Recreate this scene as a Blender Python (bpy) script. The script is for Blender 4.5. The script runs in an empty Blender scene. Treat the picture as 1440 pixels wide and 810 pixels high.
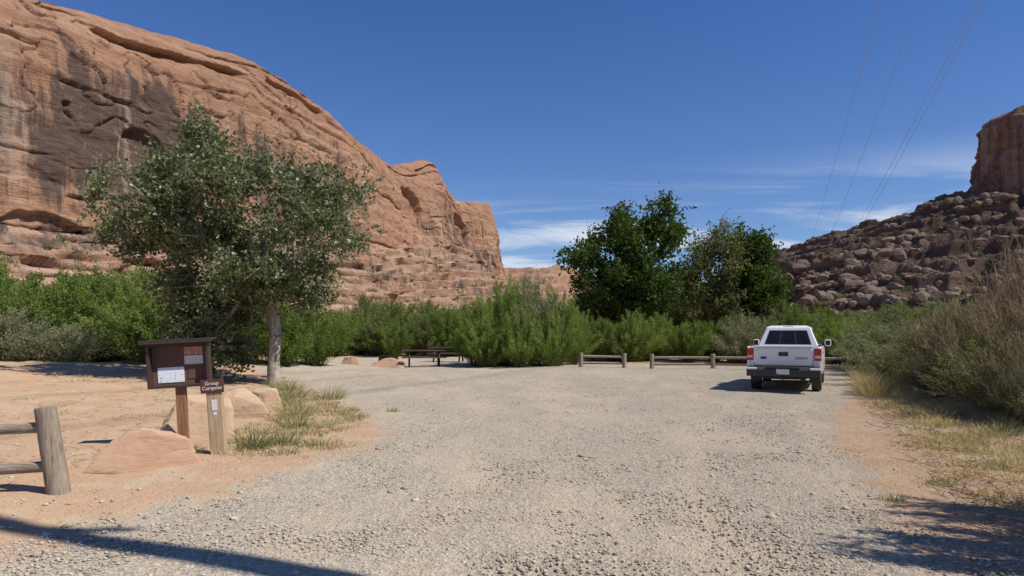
import bpy, math, random
import numpy as np
from mathutils import Vector, Matrix
random.seed(3)
R_=np.random.default_rng(7)
scene=bpy.context.scene
# ---------------------------------------------------------------- noise
def _h(ix,iy,iz,seed):
    n=(ix.astype(np.int64)*374761393+iy.astype(np.int64)*668265263+iz.astype(np.int64)*1442695041+seed*974634777)&0xffffffff
    n=((n^(n>>13))*1274126177)&0xffffffff
    n=((n^(n>>15))*2246822519)&0xffffffff
    return ((n^(n>>16))&0xffffff)/float(0xffffff)
def vn(x,y,z,seed=0):
    x,y,z=np.broadcast_arrays(np.asarray(x,float),np.asarray(y,float),np.asarray(z,float))
    ix,iy,iz=np.floor(x),np.floor(y),np.floor(z)
    fx,fy,fz=x-ix,y-iy,z-iz
    fx=fx*fx*(3-2*fx);fy=fy*fy*(3-2*fy);fz=fz*fz*(3-2*fz)
    def g(a,b,c): return _h(ix+a,iy+b,iz+c,seed)
    x00=g(0,0,0)*(1-fx)+g(1,0,0)*fx; x10=g(0,1,0)*(1-fx)+g(1,1,0)*fx
    x01=g(0,0,1)*(1-fx)+g(1,0,1)*fx; x11=g(0,1,1)*(1-fx)+g(1,1,1)*fx
    return ((x00*(1-fy)+x10*fy)*(1-fz)+(x01*(1-fy)+x11*fy)*fz)*2-1
def fbm(x,y,z=0.,o=4,seed=0):
    s=0;a=1;t=0
    x=np.asarray(x,float);y=np.asarray(y,float);z=np.asarray(z,float)
    for i in range(o):
        s=s+a*vn(x*2**i+i*17.3,y*2**i+i*9.1,z*2**i,seed+i);t+=a;a*=.5
    return s/t*1.5
def ss(a,b,x):
    t=np.clip((np.asarray(x,float)-a)/(b-a),0,1);return t*t*(3-2*t)
def polysd(px,py,poly):
    """signed distance, positive inside"""
    px=np.asarray(px,float);py=np.asarray(py,float)
    d=np.full(px.shape,1e9);ins=np.zeros(px.shape,bool);n=len(poly)
    for i in range(n):
        ax,ay=poly[i];bx,by=poly[(i+1)%n]
        ex,ey=bx-ax,by-ay
        t=np.clip(((px-ax)*ex+(py-ay)*ey)/(ex*ex+ey*ey),0,1)
        d=np.minimum(d,np.hypot(px-ax-ex*t,py-ay-ey*t))
        c=((ay>py)!=(by>py))
        xi=ax+(py-ay)*(ex)/(ey if abs(ey)>1e-9 else 1e-9)
        ins^=(c&(px<xi))
    return np.where(ins,d,-d)
def linedist(px,py,pts):
    d=np.full(np.shape(px),1e9)
    for (ax,ay),(bx,by) in zip(pts[:-1],pts[1:]):
        ex,ey=bx-ax,by-ay
        t=np.clip(((px-ax)*ex+(py-ay)*ey)/(ex*ex+ey*ey),0,1)
        d=np.minimum(d,np.hypot(px-ax-ex*t,py-ay-ey*t))
    return d
# ---------------------------------------------------------------- mesh
def mesh(name,V,F,mats,smooth=False,mi=None,v=None,attrs=None):
    V=np.asarray(V,np.float32);F=np.asarray(F,np.int32)
    me=bpy.data.meshes.new(name);k=F.shape[1];M=len(F)
    me.vertices.add(len(V));me.vertices.foreach_set('co',V.ravel())
    me.loops.add(M*k);me.loops.foreach_set('vertex_index',F.ravel())
    me.polygons.add(M);me.polygons.foreach_set('loop_start',np.arange(M,dtype=np.int32)*k)
    for m in mats: me.materials.append(m)
    if mi is not None: me.polygons.foreach_set('material_index',np.asarray(mi,np.int32))
    me.polygons.foreach_set('use_smooth',np.full(M,smooth))
    me.update(calc_edges=True)
    if v is not None:
        a=me.attributes.new('v','FLOAT','FACE');a.data.foreach_set('value',np.asarray(v,np.float32))
    if attrs:
        for n_,arr in attrs.items():
            a=me.attributes.new(n_,'FLOAT','POINT');a.data.foreach_set('value',np.asarray(arr,np.float32).ravel())
    return me
def obj(name,me,parent=None,loc=(0,0,0),rot=(0,0,0),sc=(1,1,1)):
    o=bpy.data.objects.new(name,me);scene.collection.objects.link(o)
    o.location=loc;o.rotation_euler=rot;o.scale=sc
    if parent: o.parent=parent
    return o
def empty(name,loc=(0,0,0),rotz=0,rx=0,ry=0):
    o=obj(name,None,None,loc,(rx,ry,rotz));o.empty_display_size=.3;return o
def gridF(nu,nv):
    a=np.arange(nu*nv).reshape(nu,nv)
    return np.stack([a[:-1,:-1],a[1:,:-1],a[1:,1:],a[:-1,1:]],-1).reshape(-1,4)
# ---------------------------------------------------------------- materials
class NT:
    def __init__(s,name):
        s.m=bpy.data.materials.new(name);s.m.use_nodes=True;s.t=s.m.node_tree;s.n=s.t.nodes
        s.p=s.n['Principled BSDF'];s.out=s.n['Material Output'];s.p.inputs['Roughness'].default_value=.85
    def add(s,t,**k):
        n=s.n.new(t)
        for a,b in k.items(): setattr(n,a,b)
        return n
    def l(s,a,b): s.t.links.new(a,b)
    def coord(s,scale=(1,1,1),rot=(0,0,0)):
        c=s.add('ShaderNodeTexCoord');m=s.add('ShaderNodeMapping');m.inputs['Scale'].default_value=scale;m.inputs['Rotation'].default_value=rot
        s.l(c.outputs['Object'],m.inputs[0]);return m.outputs[0]
    def noise(s,scale,co=None,detail=5,rough=.55,dist=0):
        n=s.add('ShaderNodeTexNoise');n.inputs['Scale'].default_value=scale;n.inputs['Detail'].default_value=detail
        n.inputs['Roughness'].default_value=rough;n.inputs['Distortion'].default_value=dist
        if co is None: co=s.coord()
        s.l(co,n.inputs['Vector']);return n.outputs['Fac']
    def vor(s,scale,co=None,feature='F1',rnd=1):
        n=s.add('ShaderNodeTexVoronoi',feature=feature);n.inputs['Scale'].default_value=scale
        if co is None: co=s.coord()
        s.l(co,n.inputs['Vector']);return n
    def ramp(s,fac,stops):
        r=s.add('ShaderNodeValToRGB');e=r.color_ramp.elements
        while len(e)<len(stops): e.new(.5)
        for i,(p,c) in enumerate(stops):
            e[i].position=p
            if not hasattr(c,'__len__'): c=(c,c,c)
            e[i].color=(*c[:3],1)
        s.l(fac,r.inputs[0]);return r.outputs[0]
    def mix(s,f,a,b,mode='MIX'):
        m=s.add('ShaderNodeMix',data_type='RGBA',blend_type=mode)
        for i,x in ((0,f),(6,a),(7,b)):
            if isinstance(x,bpy.types.NodeSocket): s.l(x,m.inputs[i])
            elif hasattr(x,'__len__'): m.inputs[i].default_value=(*x[:3],1)
            else: m.inputs[i].default_value=x
        return m.outputs[2]
    def math(s,op,a,b=0.,c=None,clamp=False):
        m=s.add('ShaderNodeMath',operation=op);m.use_clamp=clamp
        for i,x in enumerate((a,b,c)):
            if x is None: continue
            if isinstance(x,bpy.types.NodeSocket): s.l(x,m.inputs[i])
            else: m.inputs[i].default_value=x
        return m.outputs[0]
    def attr(s,n):
        a=s.add('ShaderNodeAttribute');a.attribute_name=n;return a.outputs['Fac']
    def bump(s,h,dist,strength=1,prev=None):
        b=s.add('ShaderNodeBump');b.inputs['Distance'].default_value=dist;b.inputs['Strength'].default_value=strength
        s.l(h,b.inputs['Height'])
        if prev is not None: s.l(prev,b.inputs['Normal'])
        return b.outputs[0]
    def base(s,c): s.l(c,s.p.inputs['Base Color']);s.bc=c
    def norm(s,c): s.l(c,s.p.inputs['Normal']);s.nc=c
    def matte(s):
        d=s.add('ShaderNodeBsdfDiffuse');s.l(s.bc,d.inputs[0]);d.inputs['Roughness'].default_value=.5
        if hasattr(s,'nc'): s.l(s.nc,d.inputs['Normal'])
        s.l(d.outputs[0],s.out.inputs[0]);s.n.remove(s.p);return s.m
def simple(name,c1,c2=None,scale=8,rough=.7,metal=0,bump=0,sc=(1,1,1),spec=None):
    t=NT(name);c2=c2 or tuple(x*.8 for x in c1)
    n=t.noise(scale,t.coord(sc),3);t.base(t.ramp(n,[(.3,c1),(.7,c2)]));t.p.inputs['Roughness'].default_value=rough
    t.p.inputs['Metallic'].default_value=metal
    if spec is not None: t.p.inputs['Specular IOR Level'].default_value=spec
    if bump: t.norm(t.bump(n,bump))
    return t.m
def leafmat(name,cs,trans=.28,rough=.5,gloss=False):
    t=NT(name);v=t.attr('v')
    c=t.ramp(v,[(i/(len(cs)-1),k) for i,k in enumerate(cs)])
    if gloss:
        t.base(c);t.p.inputs['Roughness'].default_value=rough;sh=t.p.outputs[0]
    else:
        d=t.add('ShaderNodeBsdfDiffuse');t.l(c,d.inputs[0]);sh=d.outputs[0]
    tr=t.add('ShaderNodeBsdfTranslucent');t.l(t.mix(1,c,(1.5,1.6,.7),'MULTIPLY'),tr.inputs[0])
    mx=t.add('ShaderNodeMixShader');mx.inputs[0].default_value=trans
    t.l(sh,mx.inputs[1]);t.l(tr.outputs[0],mx.inputs[2]);t.l(mx.outputs[0],t.out.inputs[0])
    return t.m
M_bark_pale=simple('bark_pale',(.50,.44,.35),(.20,.165,.125),9,.9,0,.02,(1,1,.4))
M_bark=simple('bark_dark',(.15,.12,.085),(.08,.06,.045),9,.9,0,.02,(1,1,.4))
M_stem=simple('stem_brown',(.22,.17,.11),(.12,.09,.06),5,.9)
M_twig=simple('twig_tan',(.38,.28,.16),(.21,.15,.085),5,.9)
L_tree=leafmat('leaf_greygreen',[(.05,.068,.024),(.095,.12,.042),(.145,.172,.065),(.24,.26,.14)],.25,.45,True)
L_cotton=leafmat('leaf_cottonwood',[(.035,.058,.016),(.065,.105,.025),(.105,.155,.04)],.27)
L_olive=leafmat('leaf_olive',[(.095,.115,.045),(.155,.175,.07),(.22,.235,.11)],.25)
L_willow=leafmat('leaf_willow',[(.10,.14,.035),(.18,.24,.055),(.31,.35,.12)],.3)
L_green=leafmat('leaf_green',[(.08,.115,.028),(.135,.19,.045),(.22,.265,.08)],.3)
L_sage=leafmat('leaf_sage',[(.15,.16,.085),(.235,.24,.135),(.33,.32,.20)],.2)
L_dry=leafmat('leaf_dry',[(.12,.11,.055),(.20,.175,.09),(.19,.20,.085)],.2)
G_dry=leafmat('grass_dry',[(.34,.26,.14),(.50,.40,.23),(.60,.51,.32)],.25)
G_green=leafmat('grass_green',[(.16,.18,.075),(.27,.27,.13),(.47,.41,.23)],.25)
# ---------------------------------------------------------------- ground
GP=[(-4.3,-30),(-4.1,3),(-3.6,5.6),(-2.9,7.0),(-2.1,8.7),(-1.9,10.5),(-2.6,12.8),(-4.2,16.5),(-6,20),(-8.6,24),(-11.,28),(-12,33),(-13,44),(1,44),(3,36),(8,33.5),(14,31),(13,26),(10.8,21),(8.4,17),(6.1,13),(4.7,10),(3.8,7.2),(3.0,5),(2.6,2),(2.6,-30)]
def gz(x,y):
    x=np.asarray(x,float);y=np.asarray(y,float)
    z=.035*fbm(x/3.,y/3.,0,3,5)
    z=z+(.55+.12*fbm(x/2.,y/2.,0,3,9))*ss(-5.2,-14,x)*ss(7,15,y)*ss(44,30,y)
    z=z+(.35+.15*fbm(x/1.5,y/1.5,0,3,11))*ss(.0,3.5,x-(.42*y+2.6))*ss(200,60,y)
    return z
def axis(lo,hi,n,c,s):
    a=np.arcsinh((lo-c)/s);b=np.arcsinh((hi-c)/s);return c+s*np.sinh(np.linspace(a,b,n))
xs=axis(-2500,2500,620,0,6.);ys=axis(-400,3000,700,7,5.)
X,Y=np.meshgrid(xs,ys,indexing='ij')
sd=polysd(X,Y,GP)
def offs(p,o):
    p=np.array(p,float);t=np.gradient(p,axis=0);t/=np.linalg.norm(t,axis=1)[:,None];return [tuple(q) for q in p+np.stack([t[:,1],-t[:,0]],1)*o]
PATHS=(([(1.2,-5),(1.9,3),(2.7,7),(3.9,11),(5.6,15),(7.5,19)],.8),([(-.6,-5),(-.2,3),(.3,8),(.2,14),(-1.5,22),(-4,30)],.4),([(.8,-5),(.9,3),(1.5,8),(2.8,14),(5,22),(7,28)],.35))
def tracks(X,Y):
    tr=np.zeros(np.shape(X))
    for path,st_ in PATHS:
        for o in(-.78,.78):
            d=linedist(X+.12*fbm(X/2,Y/2,0,2,3),Y,offs(path,o));tr=np.maximum(tr,st_*np.exp(-(d/.19)**2))
    return tr*(.55+.6*np.clip(.5+fbm(X/1.5,Y/3,0,2,44),0,1))
tr=tracks(X,Y)
Z=gz(X,Y)+.012*fbm(X*1.5,Y*1.5,0,3,31)-.012*tr
gv=ss(-1.0,1.0,sd)
t=NT('ground_mat')
co=t.coord()
med=t.noise(2.2,co,4);fine=t.noise(38,co,3,.7)
soil=t.mix(med,(.47,.30,.19),(.60,.42,.28))
soil=t.mix(t.math('MULTIPLY',fine,.5),soil,(.36,.225,.14))
litter=t.ramp(t.noise(1.1,co,5,.7),[(.48,0.),(.62,1.)])
soil=t.mix(t.math('MULTIPLY',litter,.5),soil,(.50,.42,.28))
v1=t.vor(48,co)
st=t.ramp(v1.outputs['Color'],[(0,(.28,.23,.17)),(.3,(.46,.39,.30)),(.7,(.58,.51,.40)),(1,(.68,.62,.52))])
sep=t.ramp(v1.outputs['Distance'],[(.0,1.),(.5,.85),(.85,.5)])
gr=t.mix(1,st,sep,'MULTIPLY')
trk=t.attr('track')
sandm=t.ramp(t.math('ADD',t.noise(.55,t.coord((1.,.35,1),(0,0,-.25)),5,.75),t.math('MULTIPLY',trk,.13)),[(.44,0.),(.66,1.)])
sand=t.mix(fine,(.49,.39,.275),(.62,.51,.38))
gr=t.mix(t.math('MULTIPLY',sandm,.75),gr,sand)
gr=t.mix(t.math('MULTIPLY',t.ramp(med,[(.45,0.),(.7,1.)]),.28),gr,(.52,.39,.27))
ga=t.attr('gravel')
mk=t.math('ADD',ga,t.math('MULTIPLY',t.math('SUBTRACT',t.noise(1.6,co,5,.7),.5),1.5))
mk=t.ramp(mk,[(.36,0.),(.64,1.)])
t.base(t.mix(mk,soil,gr))
b1=t.bump(v1.outputs['Distance'],.010,.8)
b2=t.bump(fine,.02,.8,b1);t.norm(t.bump(t.noise(7,co,4,.65),.06,.7,b2))
M_ground=t.matte()
V=np.stack([X,Y,Z],-1).reshape(-1,3)
obj('ground',mesh('ground',V,gridF(len(xs),len(ys)),[M_ground],True,attrs={'gravel':gv,'track':tr}))
def pebbles(name,N,sz,poly_in,mat,ylo,yhi,seed,power=1.,thr=.3):
    r=np.random.default_rng(seed)
    y=ylo*(yhi/ylo)**(r.random(N)**power);x=(r.random(N)*2-1)*(.85*y+.6)
    s=polysd(x,y,GP)+.8*fbm(x,y,0,3,77)
    k=(s>0) if poly_in else (s<0)
    x=x[k];y=y[k];n=len(x)
    c=.5+.65*fbm(x*1.2,y*.5,0,3,50)-.7*tracks(x,y);k=r.random(n)<(thr+c);x=x[k];y=y[k];n=len(x)
    z=gz(x,y)
    base=np.array([[1,0,0],[0,1,0],[-1,0,0],[0,-1,0],[.25,.2,1],[0,0,-1]],float)
    S=sz*(.45+r.random(n)**4*1.9)
    P=base[None]*(1+.5*(r.random((n,6,3))-.5))+.3*(r.random((n,6,3))-.5)
    P=P*S[:,None,None]*np.array([1,.8,.48])
    a=r.random(n)*6.28;ca,sa=np.cos(a)[:,None],np.sin(a)[:,None]
    Q=np.stack([P[...,0]*ca-P[...,1]*sa,P[...,0]*sa+P[...,1]*ca,P[...,2]],-1)
    Q+=np.stack([x,y,z+S*.1],-1)[:,None]
    f=np.array([[0,1,4],[1,2,4],[2,3,4],[3,0,4],[1,0,5],[2,1,5],[3,2,5],[0,3,5]])
    F=(f[None]+np.arange(n)[:,None,None]*6).reshape(-1,3)
    return obj(name,mesh(name,Q.reshape(-1,3),F,[mat],True,v=np.repeat(r.random(n),8)))
t=NT('pebble_mat');t.base(t.ramp(t.attr('v'),[(0,(.30,.24,.18)),(.3,(.44,.37,.28)),(.65,(.54,.47,.36)),(.93,(.61,.55,.46)),(1,(.44,.29,.20))]));M_peb=t.matte()
pebbles('gravel',125000,.0105,True,M_peb,3.6,26,1)
pebbles('gravel_stones',1000,.024,True,M_peb,4.2,24,2)
pebbles('soil_stones',7000,.014,False,M_peb,4,20,3)
# ---------------------------------------------------------------- rock material
def rockmat(name,pal,varn=True,bumpd=.5,dark=(.105,.08,.072),lz=.55,spk=.35):
    t=NT(name);co=t.coord()
    lay=t.noise(1.,t.coord((.014,.014,lz)),6,.65,.5)
    c=t.ramp(lay,[(.30,pal[0]),(.45,pal[1]),(.56,pal[2]),(.72,pal[3])])
    big=t.noise(.06,co,4,.6)
    c=t.mix(t.math('MULTIPLY',t.ramp(big,[(.35,0.),(.65,1.)]),.6),c,pal[4])
    c=t.mix(t.math('MULTIPLY',t.ramp(t.noise(1.1,co,5,.72),[(.35,0.),(.75,1.)]),spk),c,tuple(x*.45 for x in pal[0]))
    if varn:
        c=t.mix(t.math('MULTIPLY',t.attr('ledge'),.55),c,t.ramp(t.noise(1.,t.coord((.02,.02,1.1)),5,.7,.4),[(.35,(.34,.20,.14)),(.5,(.55,.37,.26)),(.62,(.66,.49,.36))]))
        a=t.attr('varnish')
        st=t.noise(1.,t.coord((.30,.30,.012)),6,.7,.15)
        pt=t.noise(.07,t.coord((1,1,.8)),5,.65)
        m=t.math('ADD',t.math('MULTIPLY',st,1.15),t.math('MULTIPLY',pt,.35))
        m=t.math('ADD',m,t.math('MULTIPLY',a,.34))
        m=t.ramp(m,[(.86,0.),(1.0,1.)])
        c=t.mix(t.math('MULTIPLY',m,.85),c,dark)
        st2=t.noise(1.,t.coord((.22,.22,.010),(0,0,1)),5,.7,.15)
        m2=t.math('MULTIPLY',t.ramp(st2,[(.52,0.),(.62,1.)]),t.math('ADD',a,.15),clamp=True)
        c=t.mix(t.math('MULTIPLY',m2,.5),c,(.66,.50,.38))
    t.base(c)
    b=t.bump(t.noise(.9,t.coord((.4,.4,1.8)),6,.7),bumpd*2.4,.8)
    b=t.bump(t.noise(3.5,co,4,.7),bumpd*.7,.7,b);t.norm(b)
    return t.matte()
M_cliff=rockmat('sandstone_cliff',[(.37,.205,.13),(.49,.28,.175),(.57,.345,.22),(.65,.44,.30),(.43,.235,.145)],spk=.4)
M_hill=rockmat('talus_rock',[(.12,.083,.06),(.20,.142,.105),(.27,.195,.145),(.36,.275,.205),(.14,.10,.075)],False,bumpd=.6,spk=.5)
M_butte=rockmat('butte_rock',[(.28,.15,.105),(.38,.215,.145),(.44,.26,.175),(.50,.33,.23),(.31,.17,.115)],dark=(.15,.10,.085))
# ---------------------------------------------------------------- cliff
C=np.array([ # X,Y,H,k,hl,tout
[-150,-60,50,18,15,20],[-104,13,50,18,15,20],[-74,58,51,18,15,20],[-59,93,51,17,16,20],[-51,118,56.5,17,17,20],[-44,136,59,17,18,22],
[-38,153,58,16,19,24],[-30,178,54.5,14,22,27],[-26,196,50.5,10,25,28],[-19.5,211,56,8,27,30],[-17.,222,53,7,27,32],[-13.5,230,47,6,26,34],
[-6,243,49,6,24,38],[-1.0,252,50,4,23,42],[-1.2,263,48,5,22,42],[-14,284,44,8,20,34],[-50,312,44,10,20,28],[-120,340,44,10,20,28]],float)
seg=np.r_[0,np.cumsum(np.hypot(np.diff(C[:,0]),np.diff(C[:,1])))]
NS=1150;s=np.linspace(seg[1]+10,seg[-2]+10,NS)
A=np.stack([np.interp(s,seg,C[:,i]) for i in range(6)],1)
for i in range(6):
    w=37 if i in(0,1) else 17
    k=np.hanning(w);k/=k.sum();A[:,i]=np.convolve(np.pad(A[:,i],w//2,'edge'),k,'valid')
tx=np.gradient(A[:,0]);ty=np.gradient(A[:,1]);L=np.hypot(tx,ty);tx/=L;ty/=L
k=np.hanning(71);k/=k.sum()
tx=np.convolve(np.pad(tx,35,'edge'),k,'valid');ty=np.convolve(np.pad(ty,35,'edge'),k,'valid');L=np.hypot(tx,ty);tx/=L;ty/=L
nx,ny=ty,-tx
tl=np.linspace(0,1,400);TT,SS=np.meshgrid(tl,s)
H=A[:,2:3];K=A[:,3:4];hl=A[:,4:5];to=A[:,5:6]
hl=hl*(1+.12*fbm(s/22,0,0,3,2)[:,None])
a,b,c=.44,.74,.94
u=np.clip(TT/a,0,1);n=11
q=u*n+.9*fbm(SS/12,0,0,4,4);f=q-np.floor(q)
zst=(np.floor(q)+ss(.38,.54,f))/n
zl=hl*np.clip(zst*ss(0,.08,u),0,1.06)
v=np.clip((TT-a)/(b-a),0,1);Hf=.70*H
w=np.clip((TT-b)/(c-b),0,1);e=np.clip((TT-c)/(1-c),0,1)
zz=np.where(TT<a,zl,np.where(TT<b,hl+(Hf-hl)*v,Hf+(H-Hf)*np.sin(w*1.5)))-e*6
ins=-to*(1-u)**1.15+3.*v+K*(1-np.cos(w*1.5))+e*55
face=ss(a-.03,a+.03,TT)
D=1.9*fbm(SS/38,zz/60,0,2,12)+.7*fbm(SS/15,zz/26,0,3,13)
D=D+face*(.45*fbm(SS/4.,zz/30,0,4,14)+.3*fbm(SS/2.2,zz/1.8,0,3,24))+(1-face)*(.7*fbm(SS/3,zz/1.,0,4,15)+1.2*fbm(SS/9,zz*1.6,0,3,16))
qq=fbm(SS/19,zz/13,0,4,101)*3.2+.25*zz/8;fq=qq-np.floor(qq)
D=D+face*.75*(np.floor(qq)*.35+ss(.86,1,fq)*.35)
D=D-face*.8*ss(.86,.99,fq)*(1-ss(.99,1.,fq))*ss(0,.4,fbm(SS/25,zz/20,0,2,103))
qj=fbm(SS/16,zz/70,0,4,111);D=D-face*.9*np.exp(-(qj/.02)**2)*ss(-.1,.3,fbm(SS/20,zz/14,0,2,112))
strat=zz/3.1+1.1*fbm(SS/45,zz/25,0,3,21);fi=np.floor(strat);fs=strat-fi
pres=ss(.05,.4,fbm(SS/20,fi*3.1,0,3,22))
D=D+(.08+.42*pres)*ss(.0,.85,fs)*(1-ss(.88,1,fs))
sn=(SS-s[0])/(s[-1]-s[0])
for (z0,amp,sd_,s0,s1,wd) in [(.885,3.6,2,0,.42,.6),(.80,.8,1,0,.5,.3),(.93,1.1,3,.15,.6,.35),(.70,.7,4,.2,.9,.3),(.965,1.8,5,.38,.62,.5),(.85,.8,7,.4,.9,.3),(.50,.5,8,0,.7,.25),(.42,.8,9,0,1,.3)]:
    zc=H*(z0+.03*fbm(SS/35,0,0,4,40+sd_))
    m=ss(.0,.4,fbm(SS/13,sd_*7.,0,3,60+sd_)+.08)*ss(s0-.03,s0+.03,sn)*(1-ss(s1-.04,s1+.04,sn))
    g=(zz-zc)/wd
    D=D-amp*m*np.where(g>0,np.exp(-(g/.5)**2),np.exp(-(g/1.6)**2))
def alcove(s0,z0,rs,rz,dep):
    global D
    r=np.sqrt(((SS-s0)/rs)**2+((zz-z0)/rz)**2)
    r=r+.14*fbm(SS/3,zz/3,0,3,90)
    D=D-dep*(1-ss(.86,1.0,r))*ss(-1.1,.5,(zz-z0)/rz)
def s_at(px):
    return s[np.argmin(np.abs(A[:,0]/A[:,1]-(px-720)/960)+100*(A[:,1]<40))]
alcove(s_at(215),28,6,5,1.6);alcove(s_at(60),14,7,3.2,1.2);alcove(s_at(300),20,5,4,1.4);alcove(s_at(590),36,5,8,2.4);alcove(s_at(500),30,6,7,1.5);alcove(s_at(655),34,5,8,2.5);alcove(s_at(170),9,7,3,2.4);alcove(s_at(545),33,4,6,1.8)
vz=np.exp(-((zz/H-.55)/.2)**2)*(.4+1.0*np.exp(-((SS-s_at(170))/24)**2)+.5*(fbm(SS/16,3,0,2,71)))
vz=vz+.45*ss(.2,.26,zz/H)*(1-ss(.28,.34,zz/H))*(fbm(SS/12,zz/5,0,2,73)>.1)
off=D-ins
X=A[:,0:1]+nx[:,None]*off;Y=A[:,1:2]+ny[:,None]*off
Z=zz+.15*fbm(SS/2.,TT*60,0,3,17)-1.*(1-ss(0,.04,TT))
obj('sandstone_cliff',mesh('sandstone_cliff',np.stack([X,Y,Z],-1).reshape(-1,3),gridF(NS,len(tl)),[M_cliff],True,attrs={'varnish':vz,'ledge':1-face}))
# ---------------------------------------------------------------- right hill
xs=axis(30,420,640,60,70.);ys=np.linspace(55,290,700);X,Y=np.meshgrid(xs,ys,indexing='ij')
zc=np.interp(X,[34,46,60,68,78,87,95,99,103,140,420],[0,4,12.5,18.5,21.5,24.5,27,29,32,42,60])
fr=ss(66,162,Y+4*fbm(X/15,Y/15,0,3,3))
rid=1+.10*fbm(X/24,Y/24,0,4,8)
zh=zc*fr**.85*rid
gul=np.abs(fbm(X/22-Y/34,Y/60,0,4,28));zh=zh-4.5*(1-ss(0,.38,gul))*ss(3,14,zh)*ss(175,150,Y)
st=zh/3.6+.5*fbm(X/26,Y/26,0,3,6);stf=np.floor(st)+ss(.6,.76,st-np.floor(st))
zh=.35*zh+.65*(zh+3.6*(stf-st))
rough=ss(.5,5,zh);zh=zh+rough*(.6*fbm(X/4.,Y/4.,0,4,18)+.7*ss(.2,.5,fbm(X/3.,Y/3.,0,3,19))+.3*fbm(X/.9,Y/.9,0,2,20))
zh=zh-.8*(1-ss(0,2,zc*fr))
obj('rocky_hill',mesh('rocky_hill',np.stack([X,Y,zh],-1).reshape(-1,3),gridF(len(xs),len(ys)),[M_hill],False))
def hillz(x,y):
    i=np.clip(np.searchsorted(xs,x),0,len(xs)-1);j=np.clip(np.searchsorted(ys,y),0,len(ys)-1);return zh[i,j]
def rocks(name,N,fn,mat,seed):
    r=np.random.default_rng(seed);Vs=[];Fs=[];o=0
    import bmesh
    bm=bmesh.new();bmesh.ops.create_icosphere(bm,subdivisions=2,radius=1)
    bv=np.array([v.co[:] for v in bm.verts]);bf=np.array([[v.index for v in f.verts] for f in bm.faces]);bm.free()
    pro=[]
    for i in range(24):
        d=np.full(len(bv),1.1)
        for j in range(9):
            n_=r.normal(size=3);n_/=np.linalg.norm(n_);cc=bv@n_;d=np.minimum(d,np.where(cc>.05,(.5+.35*r.random())/np.maximum(cc,.05),9))
        pro.append(bv*d[:,None])
    for i in range(N):
        x,y,z,sz=fn(r)
        p=pro[i%24]*sz*np.array([1,.7+.5*r.random(),.5+.4*r.random()])
        an=r.random()*6.28;ca,sa=math.cos(an),math.sin(an)
        p=np.stack([p[:,0]*ca-p[:,1]*sa,p[:,0]*sa+p[:,1]*ca,p[:,2]],1)+[x,y,z]
        Vs.append(p);Fs.append(bf+o);o+=len(bv)
    return obj(name,mesh(name,np.concatenate(Vs),np.concatenate(Fs),[mat],False))
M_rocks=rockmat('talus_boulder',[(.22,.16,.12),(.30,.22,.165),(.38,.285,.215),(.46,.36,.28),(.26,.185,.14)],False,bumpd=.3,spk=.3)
def hf(r):
    while True:
        y=75+r.random()*100;x=40+r.random()*95
        if r.random()<.35+1.2*float(fbm(x/14,y/14,0,2,55)): return x,y,hillz(x,y)+.05,.22+r.random()**5*1.7
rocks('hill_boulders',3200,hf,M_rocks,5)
# butte
th=np.linspace(0,2*math.pi,420);tv=np.linspace(0,1,170);T2,V2=np.meshgrid(th,tv,indexing='ij')
cx,cy=138,166;rad=17.6+1.4*fbm(np.cos(T2)*1.6,np.sin(T2)*1.6,V2*.6,3,3)+1.1*fbm(np.cos(T2)*7,np.sin(T2)*7,V2*1.2,3,4)
vv=np.clip(V2/.72,0,1);ww=np.clip((V2-.72)/.28,0,1)
zb=18+vv*33+6.*np.sin(ww*1.57)
rr=rad*(1.17-.22*vv)*np.cos(ww*1.5)**.6
gg=np.exp(-((zb-33)/.6)**2)+np.exp(-((zb-46-1.*np.sin(T2*3))/.5)**2);rr=rr-.8*gg+.6*fbm(T2*3,zb/1.5,0,3,9)
obj('sandstone_butte',mesh('sandstone_butte',np.stack([cx+rr*np.cos(T2)*1.25,cy+rr*np.sin(T2)*1.12,zb],-1).reshape(-1,3),gridF(420,170),[M_butte],True,attrs={'varnish':.45*np.ones(T2.shape),'ledge':np.zeros(T2.shape)}))
# distant hills
xs2=np.linspace(-120,420,360);ys2=np.linspace(420,620,80);X,Y=np.meshgrid(xs2,ys2,indexing='ij')
z=(52+6*fbm(X/40,Y/60,0,4,5)-.07*np.clip(X,0,200)-10*ss(20,90,X))*ss(420,500,Y)+2.*fbm(X/6,Y/6,0,4,6)-1
st=z/7;z=.5*z+.5*7*(np.floor(st)+ss(.5,.8,st-np.floor(st)))
obj('distant_hills',mesh('distant_hills',np.stack([X,Y,z],-1).reshape(-1,3),gridF(360,80),[M_cliff],True,attrs={'varnish':.2+np.zeros(X.shape),'ledge':np.zeros(X.shape)}))
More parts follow.
